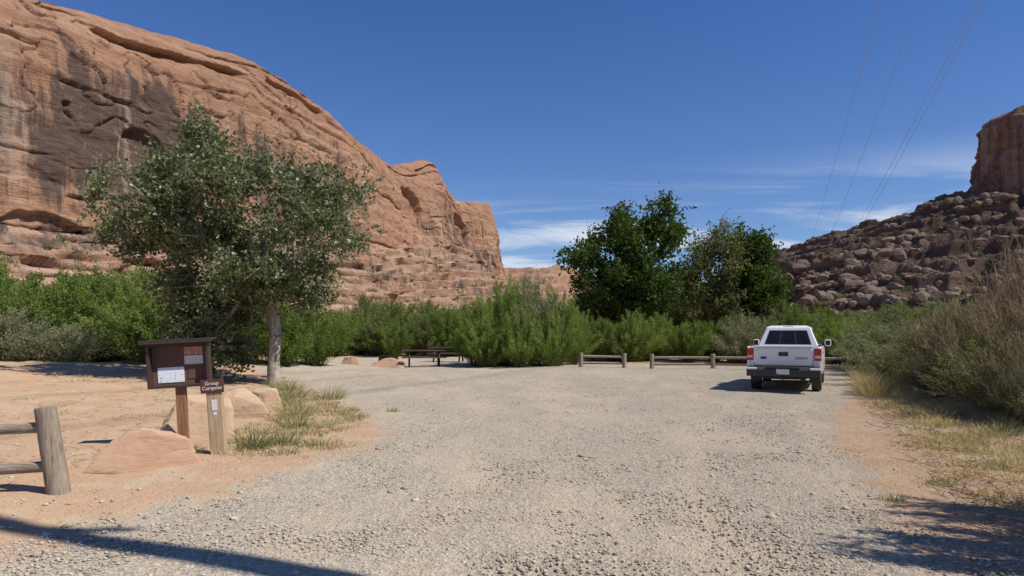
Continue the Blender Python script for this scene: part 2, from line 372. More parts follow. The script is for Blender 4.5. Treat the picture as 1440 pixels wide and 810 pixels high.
# ---------------------------------------------------------------- vegetation builders
def nrm(a): return a/np.maximum(np.linalg.norm(a,axis=-1,keepdims=True),1e-9)
def tubes(P0,P1,r0,r1,k=5):
    P0=np.asarray(P0,float);P1=np.asarray(P1,float);r0=np.asarray(r0,float);r1=np.asarray(r1,float)
    d=nrm(P1-P0);up=np.where(np.abs(d[:,2:3])>.9,[[1.,0,0]],[[0,0,1.]])
    a=nrm(np.cross(d,up));b=np.cross(d,a);N=len(P0)
    an=np.arange(k)/k*2*math.pi
    ring=a[:,None]*np.cos(an)[None,:,None]+b[:,None]*np.sin(an)[None,:,None]
    V=np.concatenate([P0[:,None]+ring*r0[:,None,None],P1[:,None]+ring*r1[:,None,None]],1).reshape(-1,3)
    i=np.arange(k);j=(i+1)%k
    f=np.stack([i,j,j+k,i+k],-1)
    F=(f[None]+(np.arange(N)*2*k)[:,None,None]).reshape(-1,4)
    return V,F
def leaves(C,Ax,Ln,Wd,rng):
    n=len(C);B=nrm(np.cross(Ax,rng.normal(size=(n,3))))
    Ln=np.asarray(Ln)[:,None];Wd=np.asarray(Wd)[:,None]
    V=np.stack([C-Ax*Ln*.5,C+B*Wd*.5-Ax*Ln*.08,C+Ax*Ln*.5,C-B*Wd*.5-Ax*Ln*.08],1).reshape(-1,3)
    return V,np.arange(n*4).reshape(n,4)
def join(parts):
    Vs=[];Fs=[];mi=[];vs=[];o=0
    for (V,F,m,v) in parts:
        Vs.append(V);Fs.append(F+o);o+=len(V);mi.append(np.full(len(F),m));vs.append(np.full(len(F),.5) if v is None else v)
    return np.concatenate(Vs),np.concatenate(Fs),np.concatenate(mi),np.concatenate(vs)
def shrub(name,R,Ht,nst,nl,L,W,spread,mats,seed,pw=.75,stem_r=.012,bare=0):
    r=np.random.default_rng(seed)
    az=r.random(nst)*6.283;ln=r.random(nst)**.6
    lob=1+.28*np.sin(az*3+seed)+.15*np.sin(az*5+seed*2)
    hv=(.55+.45*r.random(nst))*np.sqrt(1-.8*ln**2.2)
    tip=np.stack([R*ln*lob*np.cos(az),R*ln*lob*np.sin(az),Ht*hv],1)
    b=tip*np.array([.22,.22,0])
    def P(i,t):
        tt=t[:,None];return b[i]+(tip[i]-b[i])*np.concatenate([tt**1.2,tt**1.2,tt**pw],1)+np.sin(tt*5+i[:,None])*.05*np.array([1,1,0])
    parts=[]
    ts=np.linspace(0,1,5)
    for k in range(4):
        i=np.arange(nst);V,F=tubes(P(i,np.full(nst,ts[k])),P(i,np.full(nst,ts[k+1])),np.full(nst,stem_r*(1.1-ts[k])),np.full(nst,stem_r*(1.1-ts[k+1])),3);parts.append((V,F,1,None))
    if bare:
        i=r.integers(0,nst,bare);t=.25+.75*r.random(bare);p=P(i,t);dr=nrm(nrm(tip[i]-b[i])+r.normal(size=(bare,3))*.55+[0,0,.3]);le=(.25+.5*r.random(bare))[:,None]
        m=p+dr*le*.5+r.normal(size=(bare,3))*.03
        V,F=tubes(p,m,np.full(bare,stem_r*.45),np.full(bare,stem_r*.35),3);parts.append((V,F,1,None))
        V,F=tubes(m,m+nrm(dr+r.normal(size=(bare,3))*.4)*le*.6,np.full(bare,stem_r*.35),np.full(bare,stem_r*.15),3);parts.append((V,F,1,None))
    if nl:
        i=r.integers(0,nst,nl);t=.06+.96*r.random(nl)**.7
        tan=nrm(P(i,np.minimum(t+.05,1.1))-P(i,t))
        C=P(i,t)+r.normal(size=(nl,3))*spread*(1.15-.75*t)[:,None]
        C[:,2]=np.abs(C[:,2])
        Ax=nrm(tan*.8+r.normal(size=(nl,3))*.6)
        V,F=leaves(C,Ax,L*(.6+.7*r.random(nl)),W*(.6+.7*r.random(nl)),r)
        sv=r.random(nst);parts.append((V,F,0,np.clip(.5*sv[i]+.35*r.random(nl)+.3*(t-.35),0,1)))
    V,F,mi,v=join(parts)
    return mesh(name,V,F,mats,False,mi,v)
VAR={
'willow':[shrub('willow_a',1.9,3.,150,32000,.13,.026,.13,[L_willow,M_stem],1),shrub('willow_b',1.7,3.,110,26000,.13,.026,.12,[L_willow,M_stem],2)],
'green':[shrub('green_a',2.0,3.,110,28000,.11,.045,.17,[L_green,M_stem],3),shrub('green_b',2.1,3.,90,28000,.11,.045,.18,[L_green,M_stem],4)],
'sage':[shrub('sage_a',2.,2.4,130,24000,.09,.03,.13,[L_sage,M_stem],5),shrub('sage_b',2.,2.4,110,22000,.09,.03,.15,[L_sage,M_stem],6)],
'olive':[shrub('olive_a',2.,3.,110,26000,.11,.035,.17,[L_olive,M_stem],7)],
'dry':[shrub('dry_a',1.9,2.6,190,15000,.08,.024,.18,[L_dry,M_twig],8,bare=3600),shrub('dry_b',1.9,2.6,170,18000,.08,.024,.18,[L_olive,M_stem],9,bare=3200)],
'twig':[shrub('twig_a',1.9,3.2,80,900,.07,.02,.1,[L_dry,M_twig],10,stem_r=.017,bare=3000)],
}
BH={'willow':3.,'green':3.,'sage':2.4,'olive':3.,'dry':2.6,'twig':3.2}
NM={'willow':'willow_shrub','green':'green_shrub','sage':'sagebrush','olive':'olive_shrub','dry':'dry_brush','twig':'bare_twig_shrub'}
def put(kind,x,y,h,wd,z=None):
    me=random.choice(VAR[kind]);z=float(gz(x,y))-.05 if z is None else z
    return obj(NM[kind],me,None,(x,y,z),(0,0,random.random()*6.28),(wd/1.9,wd/1.9,h/BH[kind]))
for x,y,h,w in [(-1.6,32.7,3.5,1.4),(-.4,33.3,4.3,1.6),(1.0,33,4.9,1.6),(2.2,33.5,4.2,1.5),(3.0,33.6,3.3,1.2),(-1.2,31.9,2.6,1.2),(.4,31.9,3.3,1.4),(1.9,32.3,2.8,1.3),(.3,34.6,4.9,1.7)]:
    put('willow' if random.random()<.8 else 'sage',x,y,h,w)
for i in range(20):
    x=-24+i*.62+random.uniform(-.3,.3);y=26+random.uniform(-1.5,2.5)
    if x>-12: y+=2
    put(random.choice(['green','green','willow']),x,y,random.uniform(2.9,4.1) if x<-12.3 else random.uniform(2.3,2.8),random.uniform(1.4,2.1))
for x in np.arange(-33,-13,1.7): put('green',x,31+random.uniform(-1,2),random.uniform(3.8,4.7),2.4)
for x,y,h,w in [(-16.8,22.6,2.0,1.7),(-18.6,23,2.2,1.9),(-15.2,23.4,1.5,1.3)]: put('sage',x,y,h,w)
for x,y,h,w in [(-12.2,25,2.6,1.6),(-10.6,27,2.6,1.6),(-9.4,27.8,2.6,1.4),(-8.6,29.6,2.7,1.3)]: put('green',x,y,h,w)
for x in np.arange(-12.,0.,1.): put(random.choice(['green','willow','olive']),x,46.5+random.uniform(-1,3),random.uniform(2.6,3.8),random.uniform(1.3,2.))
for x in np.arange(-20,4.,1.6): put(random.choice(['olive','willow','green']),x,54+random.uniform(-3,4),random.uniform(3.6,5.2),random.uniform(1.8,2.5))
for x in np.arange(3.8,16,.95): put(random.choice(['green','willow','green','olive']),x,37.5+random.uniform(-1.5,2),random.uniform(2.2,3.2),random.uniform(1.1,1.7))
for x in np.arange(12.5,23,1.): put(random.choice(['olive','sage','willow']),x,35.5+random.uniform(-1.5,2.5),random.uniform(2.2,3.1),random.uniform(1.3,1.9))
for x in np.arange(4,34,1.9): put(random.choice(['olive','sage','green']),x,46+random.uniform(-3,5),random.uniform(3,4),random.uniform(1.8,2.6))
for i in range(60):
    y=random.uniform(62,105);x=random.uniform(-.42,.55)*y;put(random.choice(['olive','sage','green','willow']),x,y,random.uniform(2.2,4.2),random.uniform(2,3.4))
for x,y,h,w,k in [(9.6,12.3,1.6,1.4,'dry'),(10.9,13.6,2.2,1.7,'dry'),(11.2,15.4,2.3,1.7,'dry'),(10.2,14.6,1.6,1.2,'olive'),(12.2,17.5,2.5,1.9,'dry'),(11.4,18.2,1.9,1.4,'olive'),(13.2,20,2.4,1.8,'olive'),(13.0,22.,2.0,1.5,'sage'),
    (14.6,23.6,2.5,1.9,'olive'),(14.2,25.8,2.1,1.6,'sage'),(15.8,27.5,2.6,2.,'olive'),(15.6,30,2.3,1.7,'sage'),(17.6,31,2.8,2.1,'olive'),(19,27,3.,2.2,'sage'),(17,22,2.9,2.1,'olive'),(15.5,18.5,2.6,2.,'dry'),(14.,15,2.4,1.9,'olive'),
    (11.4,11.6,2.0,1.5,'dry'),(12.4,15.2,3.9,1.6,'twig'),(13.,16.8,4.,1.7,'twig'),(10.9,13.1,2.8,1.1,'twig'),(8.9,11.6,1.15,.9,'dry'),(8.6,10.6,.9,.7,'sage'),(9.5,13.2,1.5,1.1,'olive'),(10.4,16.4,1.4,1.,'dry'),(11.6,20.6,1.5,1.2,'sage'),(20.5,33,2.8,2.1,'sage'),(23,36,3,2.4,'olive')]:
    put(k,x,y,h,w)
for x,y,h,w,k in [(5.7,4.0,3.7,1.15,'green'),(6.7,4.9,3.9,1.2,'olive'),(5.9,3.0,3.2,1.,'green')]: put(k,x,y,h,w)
# ---------------------------------------------------------------- trees
def tree(name,poly,depth,y0,roots,nclump,nsub,sub,nleaf,L,W,lsp,mats,seed,rt=.010,pr=.47,trunk_k=7,extra=()):
    r=np.random.default_rng(seed);P=np.array(poly)
    lo=P.min(0);hi=P.max(0);cl=[]
    while len(cl)<nclump:
        x,z=lo+(hi-lo)*r.random(2);d=float(polysd(np.array([x]),np.array([z]),poly)[0])
        if d<.22: continue
        hd=min(depth,1.0*math.sqrt(d*(2*depth)))
        if r.random()>.35+d/2: 
            if r.random()<.3: continue
        q=(x,y0+hd*r.uniform(-1,1),z)
        if cl and min((q[0]-c_[0])**2+(q[1]-c_[1])**2+(q[2]-c_[2])**2 for c_ in cl)<(sub*1.3)**2: 
            if r.random()<.85: continue
        cl.append(q)
    cl+=list(extra)
    cl=np.array(cl)
    pts=(cl[:,None]+r.normal(size=(len(cl),nsub,3))*sub)
    cid=np.repeat(np.arange(len(cl)),nsub);pts=pts.reshape(-1,3)
    pts=np.concatenate([pts,cl]);cid=np.r_[cid,np.arange(len(cl))]
    nodes=[np.array(q,float) for q in roots];par=[-1]+list(range(len(roots)-1))
    pl=[0.]
    for i in range(1,len(nodes)): pl.append(pl[-1]+np.linalg.norm(nodes[i]-nodes[i-1]))
    o=np.argsort(np.linalg.norm(pts-nodes[-1],axis=1));tips=[]
    arr=np.zeros((14000,3));arr[:len(nodes)]=nodes;PLa=np.zeros(14000);PLa[:len(pl)]=pl;n=len(nodes);first=len(nodes)-2
    for k in o:
        p=pts[k];dd=np.linalg.norm(arr[first:n]-p,axis=1);dz=np.clip(arr[first:n,2]-p[2],0,9)
        j=first+int(np.argmin(dd+.22*PLa[first:n]+.5*dz))
        dist=np.linalg.norm(arr[j]-p);m=max(1,int(dist/.45));q0=arr[j].copy();pj=j
        for t_ in range(1,m+1):
            f=t_/m;q=q0+(p-q0)*f;
            if t_<m: q=q+r.normal(size=3)*.05*dist**.5+np.array([0,0,.08*dist*math.sin(f*3.14)])
            arr[n]=q;par.append(pj);PLa[n]=PLa[pj]+dist/m;pj=n;n+=1
        tips.append((n-1,cid[k]))
    cnt=np.zeros(n)
    for tnode,_ in tips: cnt[tnode]+=1
    for i in range(n-1,0,-1): cnt[par[i]]+=cnt[i]
    rad=rt*np.maximum(cnt,1)**pr;rad[0]*=1.25
    pa=np.array(par[1:]);V1,F1=tubes(arr[pa],arr[1:n],np.minimum(rad[pa],rad[1:n]*1.25),rad[1:n],trunk_k)
    tn=np.array([a for a,_ in tips]);tc=np.array([c_ for _,c_ in tips])
    i=r.integers(0,len(tn),nleaf);tp=arr[tn[i]];bk=arr[np.array(par)[tn[i]]]
    C=tp+(bk-tp)*r.random((nleaf,1))+r.normal(size=(nleaf,3))*lsp
    m=len(tn)*5;ii=r.integers(0,len(tn),m);te=arr[tn[ii]]+r.normal(size=(m,3))*lsp*1.5
    V2,F2=tubes(arr[tn[ii]],te,np.full(m,rt*.55),np.full(m,rt*.25),3)
    h=nleaf//2;jj=r.integers(0,m,h);C[:h]=arr[tn[ii[jj]]]+(te[jj]-arr[tn[ii[jj]]])*(.3+.8*r.random((h,1)))+r.normal(size=(h,3))*.05
    Ax=nrm(r.normal(size=(nleaf,3))+[0,0,-.4])
    V,F=leaves(C,Ax,L*(.6+.7*r.random(nleaf)),W*(.6+.7*r.random(nleaf)),r)
    cv=r.random(len(cl));v=np.clip(.35*cv[tc[i]]+.75*r.random(nleaf)**1.3,0,1)
    e=empty(name,tuple(roots[0]));off=np.array(roots[0])
    Vb,Fb,_,_=join([(V1-off,F1,0,None),(V2-off,F2,0,None)])
    obj('trunk_and_branches',mesh('branches',Vb,Fb,[mats[1]],True),e)
    obj('foliage',mesh('foliage',V-off,F,[mats[0]],False,v=v),e)
TL=[(-8.75,8.1),(-8.3,7.5),(-7.7,7.2),(-6.8,7.5),(-6.0,6.9),(-5.2,6.1),(-4.1,6.3),(-3.8,5.2),(-4.6,3.9),(-4.9,2.9),(-5.6,2.3),(-6.5,2.4),(-7.3,2.0),(-7.9,.6),(-8.8,.4),(-9.8,.8),(-10.2,2.4),(-11.0,3.5),(-11.9,4.6),(-12.5,5.7),(-11.9,6.5),(-10.9,6.0),(-10.1,6.4),(-9.5,7.4)]
ex=[(R_.uniform(-9.9,-7.8),20+R_.uniform(-1.4,1.2),R_.uniform(.7,3.2)) for _ in range(28)]
tree('cottonwood_sapling',TL,2.5,20.,[(-6.95,20,-.05),(-6.98,20,.7),(-6.93,20,1.5),(-7.0,20.05,2.1),(-7.3,20.05,2.9),(-7.7,20.1,3.6)],104,8,.29,76000,.105,.078,.145,[L_tree,M_bark_pale],21,rt=.0080,pr=.44,extra=ex)
C1=[(3.75,2.6),(3.05,5.3),(3.5,6.7),(4.9,8.1),(6.1,9.2),(7.6,10.),(8.6,9.6),(9.5,10.2),(10.4,10.5),(11.2,9.4),(11.5,8.1),(10.8,6.7),(11.3,4.8),(10.5,2.2)]
tree('cottonwood_tree',C1,3.8,45.,[(7.3,45,0),(7.3,45,1.2),(7.4,45,2.4),(7.3,45,3.6)],92,6,.42,46000,.2,.16,.28,[L_cotton,M_bark],22,rt=.014)
C2=[(11.0,2.6),(11.6,6.2),(12.6,7.6),(13.4,8.6),(14.4,8.2),(15.2,7.4),(15.6,6),(15.6,2.5)]
tree('russian_olive_tree',C2,2.4,46.,[(13.3,46,0),(13.3,46,1.5),(13.3,46,3)],42,6,.42,19000,.2,.10,.32,[L_olive,M_bark],23,rt=.013)
C3=[(14.6,2.4),(14.4,6.4),(15.0,7.8),(15.9,8.6),(16.8,8.3),(17.7,7.4),(17.6,6),(18.2,4.5),(17.8,2.4)]
tree('cottonwood_tree.001',C3,2.2,46.5,[(16.2,46.5,0),(16.2,46.5,1.5),(16.2,46.5,3)],56,6,.38,30000,.2,.15,.26,[L_cotton,M_bark],24,rt=.013)
# ---------------------------------------------------------------- grass tufts
def tufts(name,T,mat,seed,wd=.005):
    r=np.random.default_rng(seed);Vs=[];vs=[]
    for (x,y,rad,h,nb) in T:
        a=r.random(nb)*6.283;q=rad*r.random(nb)**.6
        bx=x+q*np.cos(a)*.7;by=y+q*np.sin(a)*.7;bz=gz(bx,by)-.01
        B=np.stack([bx,by,bz],1);ln=h*(.3+.75*r.random(nb))
        d=nrm(np.stack([np.cos(a)*q/rad*.6,np.sin(a)*q/rad*.6,np.ones(nb)],1)+r.normal(size=(nb,3))*.36)
        s_=nrm(np.cross(d,r.normal(size=(nb,3))))*wd
        Mi=B+d*ln[:,None]*.6;Tp=Mi+nrm(d+np.stack([np.cos(a),np.sin(a),-np.full(nb,.5)],1)*.5)*ln[:,None]*.4
        Vs.append(np.stack([B-s_,B+s_,Mi+s_*.7,Mi-s_*.7],1).reshape(-1,3));Vs.append(np.stack([Mi-s_*.7,Mi+s_*.7,Tp+s_*.15,Tp-s_*.15],1).reshape(-1,3))
        cc=np.clip(r.random()*.5+r.random(nb)*.5,0,1);vs+= [cc,cc]
    V=np.concatenate(Vs);obj(name,mesh(name,V,np.arange(len(V)).reshape(-1,4),[mat],False,v=np.concatenate(vs)))
def scat(n,fx,rad,h,nb):
    out=[]
    while len(out)<n:
        x,y=fx()
        s_=float(polysd(np.array([x]),np.array([y]),GP)[0])
        if s_>-.12: continue
        k=random.uniform(.4,1.3);out.append((x,y,rad*k,h*k,int(nb*k)))
    return out
U=random.uniform
def left(): 
    y=U(8.6,19);return -2.1-(y-8)*.15-abs(random.gauss(0,1.3)),y
def right():
    y=U(6,24);return .42*y+1.4+abs(random.gauss(0,1.3))+.4,y
tufts('dry_grass',scat(140,left,.34,.12,60)+scat(270,right,.4,.16,75)+[(9.2,17.5,.5,.7,420),(9.9,18.2,.55,.75,420),(10.2,19.6,.5,.65,380),(9.3,16.,.35,.4,250),(11,21,.5,.6,300),(8.6,13.2,.35,.35,200),(7.8,12.6,.3,.3,160),(11.8,23,.5,.6,300)]
      +scat(60,lambda:(U(-12,-4),U(11,22)),.25,.13,40),G_dry,1)
tufts('green_grass',scat(40,left,.25,.15,60)+scat(75,right,.3,.15,60)+[(-3.5,9.2,.3,.42,200),(-3.2,9.6,.25,.34,150),(-4.1,12.9,.45,.5,260),(-4.9,14.5,.5,.55,280),(-5.6,17,.6,.5,300),(-3.6,11.3,.3,.34,160),(-6.4,19.2,.6,.45,260),(-4.4,16.5,.5,.45,220),(8.2,11.3,.3,.3,160),(7.4,10.4,.35,.26,160),(6.5,9.6,.3,.22,130),(4.6,7.3,.2,.13,90),(-2.4,13.8,.18,.12,90),(3.7,6.6,.15,.1,70)],G_green,2)
r=np.random.default_rng(4);n=5200
y=5+r.random(n)*18;x=np.where(r.random(n)<.8,.42*y+1.4+np.abs(r.normal(size=n))*1.7,-5-np.abs(r.normal(size=n))*3)
k=polysd(x,y,GP)<-.1;x=x[k];y=y[k];n=len(x);a=r.random(n)*6.28;l=.06+.28*r.random(n)**2
p0=np.stack([x,y,gz(x,y)+.012],1);p1=p0+np.stack([np.cos(a)*l,np.sin(a)*l,.01+.04*r.random(n)],1)
V,F=tubes(p0,p1,np.full(n,.004),np.full(n,.0025),3);obj('fallen_twigs',mesh('fallen_twigs',V,F,[M_twig],False))
r=np.random.default_rng(9);Cs=[]
for i in range(240):
    si=r.integers(150,NS-120);ti=int(r.integers(4,int(.40*400)));
    ofs=(D-ins)[si,ti];p=np.array([A[si,0]+nx[si]*ofs,A[si,1]+ny[si]*ofs,zz[si,ti]+.2]);sz=r.uniform(.2,.7)
    Cs.append(p+r.normal(size=(150,3))*sz*np.array([1,1,.6]))
for i in range(300):
    y=r.uniform(75,170);x=r.uniform(40,130);sz=r.uniform(.2,.5);Cs.append(np.array([x,y,hillz(x,y)+.2])+r.normal(size=(90,3))*sz*np.array([1,1,.6]))
Cs=np.concatenate(Cs);V,F=leaves(Cs,nrm(r.normal(size=Cs.shape)),np.full(len(Cs),.3),np.full(len(Cs),.15),r)
obj('desert_scrub',mesh('desert_scrub',V,F,[L_olive],False,v=r.random(len(Cs))))
# ---------------------------------------------------------------- primitives
def bev(o,w,seg=2):
    if w: m=o.modifiers.new('b','BEVEL');m.width=w;m.segments=seg;m.limit_method='ANGLE';m.angle_limit=math.radians(35)
    return o
def poly(name,V,F,mat,parent=None,bw=0,loc=(0,0,0),rot=(0,0,0),smooth=False,seg=2):
    me=bpy.data.meshes.new(name);me.from_pydata([tuple(v) for v in V],[],F);me.materials.append(mat);me.update()
    if smooth: me.polygons.foreach_set('use_smooth',[True]*len(me.polygons))
    return bev(obj(name,me,parent,loc,rot),bw,seg)
def box(name,x0,x1,y0,y1,z0,z1,mat,parent=None,bw=.0,loc=(0,0,0),rot=(0,0,0)):
    V=[(x0,y0,z0),(x1,y0,z0),(x1,y1,z0),(x0,y1,z0),(x0,y0,z1),(x1,y0,z1),(x1,y1,z1),(x0,y1,z1)]
    F=[(0,3,2,1),(4,5,6,7),(0,1,5,4),(1,2,6,5),(2,3,7,6),(3,0,4,7)]
    return poly(name,V,F,mat,parent,bw,loc,rot)
def prism(name,prof,x0,x1,mat,parent=None,bw=0):
    n=len(prof);V=[(x0,a,b) for a,b in prof]+[(x1,a,b) for a,b in prof]
    F=[tuple(range(n))[::-1],tuple(range(n,2*n))]+[(i,(i+1)%n,(i+1)%n+n,i+n) for i in range(n)]
    o=poly(name,V,F,mat,parent,bw)
    import bmesh
    bm=bmesh.new();bm.from_mesh(o.data);bmesh.ops.recalc_face_normals(bm,faces=bm.faces);bm.to_mesh(o.data);bm.free()
    return o
def cyl(name,r,h,mat,parent=None,loc=(0,0,0),rot=(0,0,0),n=28,bw=0,r2=None):
    r2=r if r2 is None else r2
    V=[(r*math.cos(i/n*6.28318),r*math.sin(i/n*6.28318),0) for i in range(n)]+[(r2*math.cos(i/n*6.28318),r2*math.sin(i/n*6.28318),h) for i in range(n)]
    F=[tuple(range(n))[::-1],tuple(range(n,2*n))]+[(i,(i+1)%n,(i+1)%n+n,i+n) for i in range(n)]
    o=poly(name,V,F,mat,parent,bw,loc,rot);return o
def log(name,p0,p1,r0,r1,mat,parent=None,seed=0,n=16,m=14,bumpy=.08):
    p0=np.array(p0,float);p1=np.array(p1,float);d=p1-p0;d/=np.linalg.norm(d)
    up=np.array([0,0,1.]) if abs(d[2])<.9 else np.array([1.,0,0]);a=np.cross(d,up);a/=np.linalg.norm(a);b=np.cross(d,a)
    V=[];F=[]
    tt=[0,.0]+list(np.linspace(.02,.98,m))+[1,1];rs=[0,.88]+[1]*m+[.9,0]
    for i,(t_,k) in enumerate(zip(tt,rs)):
        for j in range(n):
            an=j/n*6.28318;rr=(r0+(r1-r0)*t_)*k*(1+bumpy*float(fbm(math.cos(an)*1.5+seed*5,math.sin(an)*1.5,t_*3,3,seed)))
            V.append(p0+(p1-p0)*t_+(a*math.cos(an)+b*math.sin(an))*rr)
    for i in range(len(tt)-1):
        for j in range(n): F.append((i*n+j,i*n+(j+1)%n,(i+1)*n+(j+1)%n,(i+1)*n+j))
    return poly(name,V,F,mat,parent,smooth=True)
def wood(name,c1,c2,c3):
    t=NT(name);co=t.coord((14,14,1.2));n=t.noise(2.5,co,6,.7,.4)
    t.base(t.mix(t.ramp(t.noise(3,t.coord(),4),[(.4,0.),(.7,.6)]),t.ramp(n,[(.3,c1),(.5,c2),(.7,c3)]),c2));t.norm(t.bump(n,.012,.9));t.p.inputs['Roughness'].default_value=.9
    return t.m
M_wood=wood('weathered_wood',(.11,.08,.06),(.28,.22,.16),(.42,.35,.27))
def woodx(name): 
    t=NT(name);n=t.noise(2.5,t.coord((1.2,14,14)),6,.7,.4)
    t.base(t.ramp(n,[(.3,(.12,.09,.07)),(.5,(.29,.23,.17)),(.7,(.43,.36,.28))]));t.norm(t.bump(n,.012,.9));return t.m
M_woodx=woodx('weathered_rail')
M_redwood=wood('stained_post',(.14,.065,.03),(.27,.13,.06),(.36,.20,.10))
M_tanwood=wood('pale_post',(.28,.18,.10),(.46,.33,.20),(.55,.42,.28))
M_brown=simple('kiosk_brown_paint',(.065,.04,.03),(.045,.028,.022),20,.55)
M_board=simple('kiosk_board',(.16,.08,.05),(.12,.06,.04),12,.8)
def paper(name,bg,ink,sx,sy,th=.5):
    t=NT(name);co=t.coord((sx,1,sy));n=t.noise(1,co,2,.5);t.base(t.mix(t.math('GREATER_THAN',n,th),bg,ink));t.p.inputs['Roughness'].default_value=.6;return t.m
M_pap=paper('map_paper',(.82,.84,.86),(.4,.48,.56),22,60,.6)
M_pap2=paper('notice_paper',(.74,.72,.68),(.6,.45,.36),40,90,.55)
M_pap3=paper('notice_paper_red',(.50,.20,.10),(.62,.42,.32),30,70,.55)
gzv=lambda x,y: float(gz(x,y))
K_=empty('information_kiosk',(-4.55,9.48,gzv(-4.55,9.48)),math.radians(12),0,math.radians(-3))
box('post',-.065,.065,-.045,.045,-.1,.84,M_redwood,K_,.006)
box('backboard',-.36,.36,.02,.05,.84,1.46,M_board,K_,.004)
box('frame_left',-.40,-.36,-.10,.06,.82,1.46,M_brown,K_,.004);box('frame_right',.36,.40,-.10,.06,.82,1.46,M_brown,K_,.004)
box('frame_bottom',-.359,.359,-.10,.05,.82,.86,M_brown,K_,.004);box('frame_top',-.359,.359,-.10,.05,1.40,1.46,M_brown,K_,.004)
box('roof',-.47,.47,-.17,.13,1.463,1.487,M_brown,K_,.004);box('roof_lip',-.465,.465,-.175,-.155,1.43,1.462,M_brown,K_,.003)
box('map',-.29,.05,.012,.0175,.89,1.10,M_pap,K_);box('notice',.06,.30,.012,.0175,1.13,1.25,M_pap2,K_);box('notice_upper',.06,.30,.012,.0175,1.26,1.37,M_pap3,K_);box('notice_lower',.10,.28,.012,.0175,.93,1.1,M_board,K_)
G_=empty('campsite_sign',(-3.83,8.93,gzv(-3.83,8.93)),math.radians(10),0,math.radians(-4))
box('post',-.095,.095,-.06,.06,-.1,.80,M_tanwood,G_,.012)
M_signb=simple('sign_brown',(.13,.035,.025),(.10,.028,.022),10,.5);M_white=simple('sign_white',(.8,.8,.78),(.75,.75,.72),10,.5)
box('sign_panel',-.155,.135,-.078,-.0605,.79,.965,M_signb,G_,.01)
def text(body,size,loc,mat,parent,name='lettering'):
    cu=bpy.data.curves.new(name,'FONT');cu.body=body;cu.size=size;cu.extrude=.0015;cu.align_x='CENTER';cu.materials.append(mat);cu.space_line=.95
    return obj(name,cu,parent,loc,(math.radians(90),0,0))
text('Group\nCampsite',.064,(-.01,-.0805,.895),M_white,G_)
box('sticker',-.035,.035,-.0645,-.0605,.56,.70,M_pap2,G_,0);box('sticker_lower',-.02,.02,-.0635,-.0605,.50,.54,M_white,G_)
def fence(name,posts,h,pr,rails,rr,lean=0,skip=(),droop=0):
    e=empty(name,(posts[0][0],posts[0][1],0));ox,oy=posts[0]
    for i,(x,y) in enumerate(posts):
        z=gzv(x,y);log('post_%d'%(i+1),(x-ox,y-oy,z-.2),(x-ox+lean,y-oy,z+h),pr*1.03,pr*.95,M_wood,e,i+3)
    for i in range(len(posts)-1):
        if i in skip: continue
        (x0,y0),(x1,y1)=posts[i],posts[i+1]
        for j,rz in enumerate(rails):
            z0,z1=gzv(x0,y0)+rz,gzv(x1,y1)+rz-droop
            log('rail_%d_%d'%(i+1,j+1),(x0-ox+lean*rz/h,y0-oy,z0),(x1-ox+lean*rz/h,y1-oy,z1),rr,rr*.9,M_woodx,e,i*3+j+20)
    return e
fence('log_fence',[(-4.50,6.83),(-7.0,6.5),(-9.5,6.2)],.86,.105,[.66,.27],.055,lean=-.17,droop=.12)
fence('log_fence.001',[(3.2,31.6),(5.15,31.3)],.66,.10,[.5,.2],.06)
fence('log_fence.002',[(6.35,31.),(8.95,30.4),(11.7,29.3),(14.1,28.6)],.66,.10,[.5,.2],.06)
# boulders
M_boulder=rockmat('boulder_rock',[(.46,.27,.17),(.54,.34,.22),(.59,.40,.27),(.64,.46,.33),(.52,.32,.21)],False,bumpd=.04,lz=9,spk=.3)
M_boulder2=rockmat('boulder_rock_pale',[(.50,.34,.21),(.57,.40,.26),(.61,.45,.30),(.65,.50,.36),(.54,.36,.23)],False,bumpd=.04,lz=9,spk=.25)
def boulder(name,x,y,sx,sy,sz,seed,mat,rot=0):
    import bmesh
    bm=bmesh.new();bmesh.ops.create_icosphere(bm,subdivisions=5,radius=1)
    p=np.array([v.co[:] for v in bm.verts]);r=np.random.default_rng(seed)
    pl=[((1,.3,.5),.72),((-1,.15,.35),.78),((.1,1,.2),.8),((-.2,-1,.45),.68),((.25,-.15,1),.62),((-.45,-.2,1),.66),((0,0,-1),.8)]
    for i in range(9):
        n_=r.normal(size=3);n_[2]=abs(n_[2]);pl.append((n_,.66+.2*r.random()))
    d=np.full(len(p),9.)
    for n_,dist in pl:
        n_=np.array(n_,float)+r.normal(size=3)*.22;n_/=np.linalg.norm(n_);c=p@n_
        d=np.minimum(d,np.where(c>.03,dist/np.maximum(c,.03),9))
    d=d+.035*fbm(p[:,0]*2,p[:,1]*2,p[:,2]*2,4,seed)+.022*fbm(p[:,0]*8,p[:,1]*8,p[:,2]*14,3,seed)
    p=p*d[:,None]*[sx,sy,sz]
    for v_,c in zip(bm.verts,p): v_.co=c
    me=bpy.data.meshes.new(name);bm.to_mesh(me);bm.free();me.materials.append(mat)
    me.polygons.foreach_set('use_smooth',[True]*len(me.polygons))
    return obj(name,me,None,(x,y,gzv(x,y)+sz*.5),(0,0,rot))
boulder('boulder',-4.38,8.2,.50,.40,.36,3,M_boulder,.3)
boulder('boulder',-4.75,10.4,.58,.46,.52,8,M_boulder2,.4)
boulder('boulder',-5.15,12.9,.46,.4,.38,10,M_boulder2,.2);boulder('boulder',-5.0,13.9,.38,.36,.42,12,M_boulder2,1)
boulder('boulder',-7.8,33,.45,.32,.34,13,M_boulder);boulder('boulder',-5.7,32.3,.8,.45,.36,14,M_boulder)
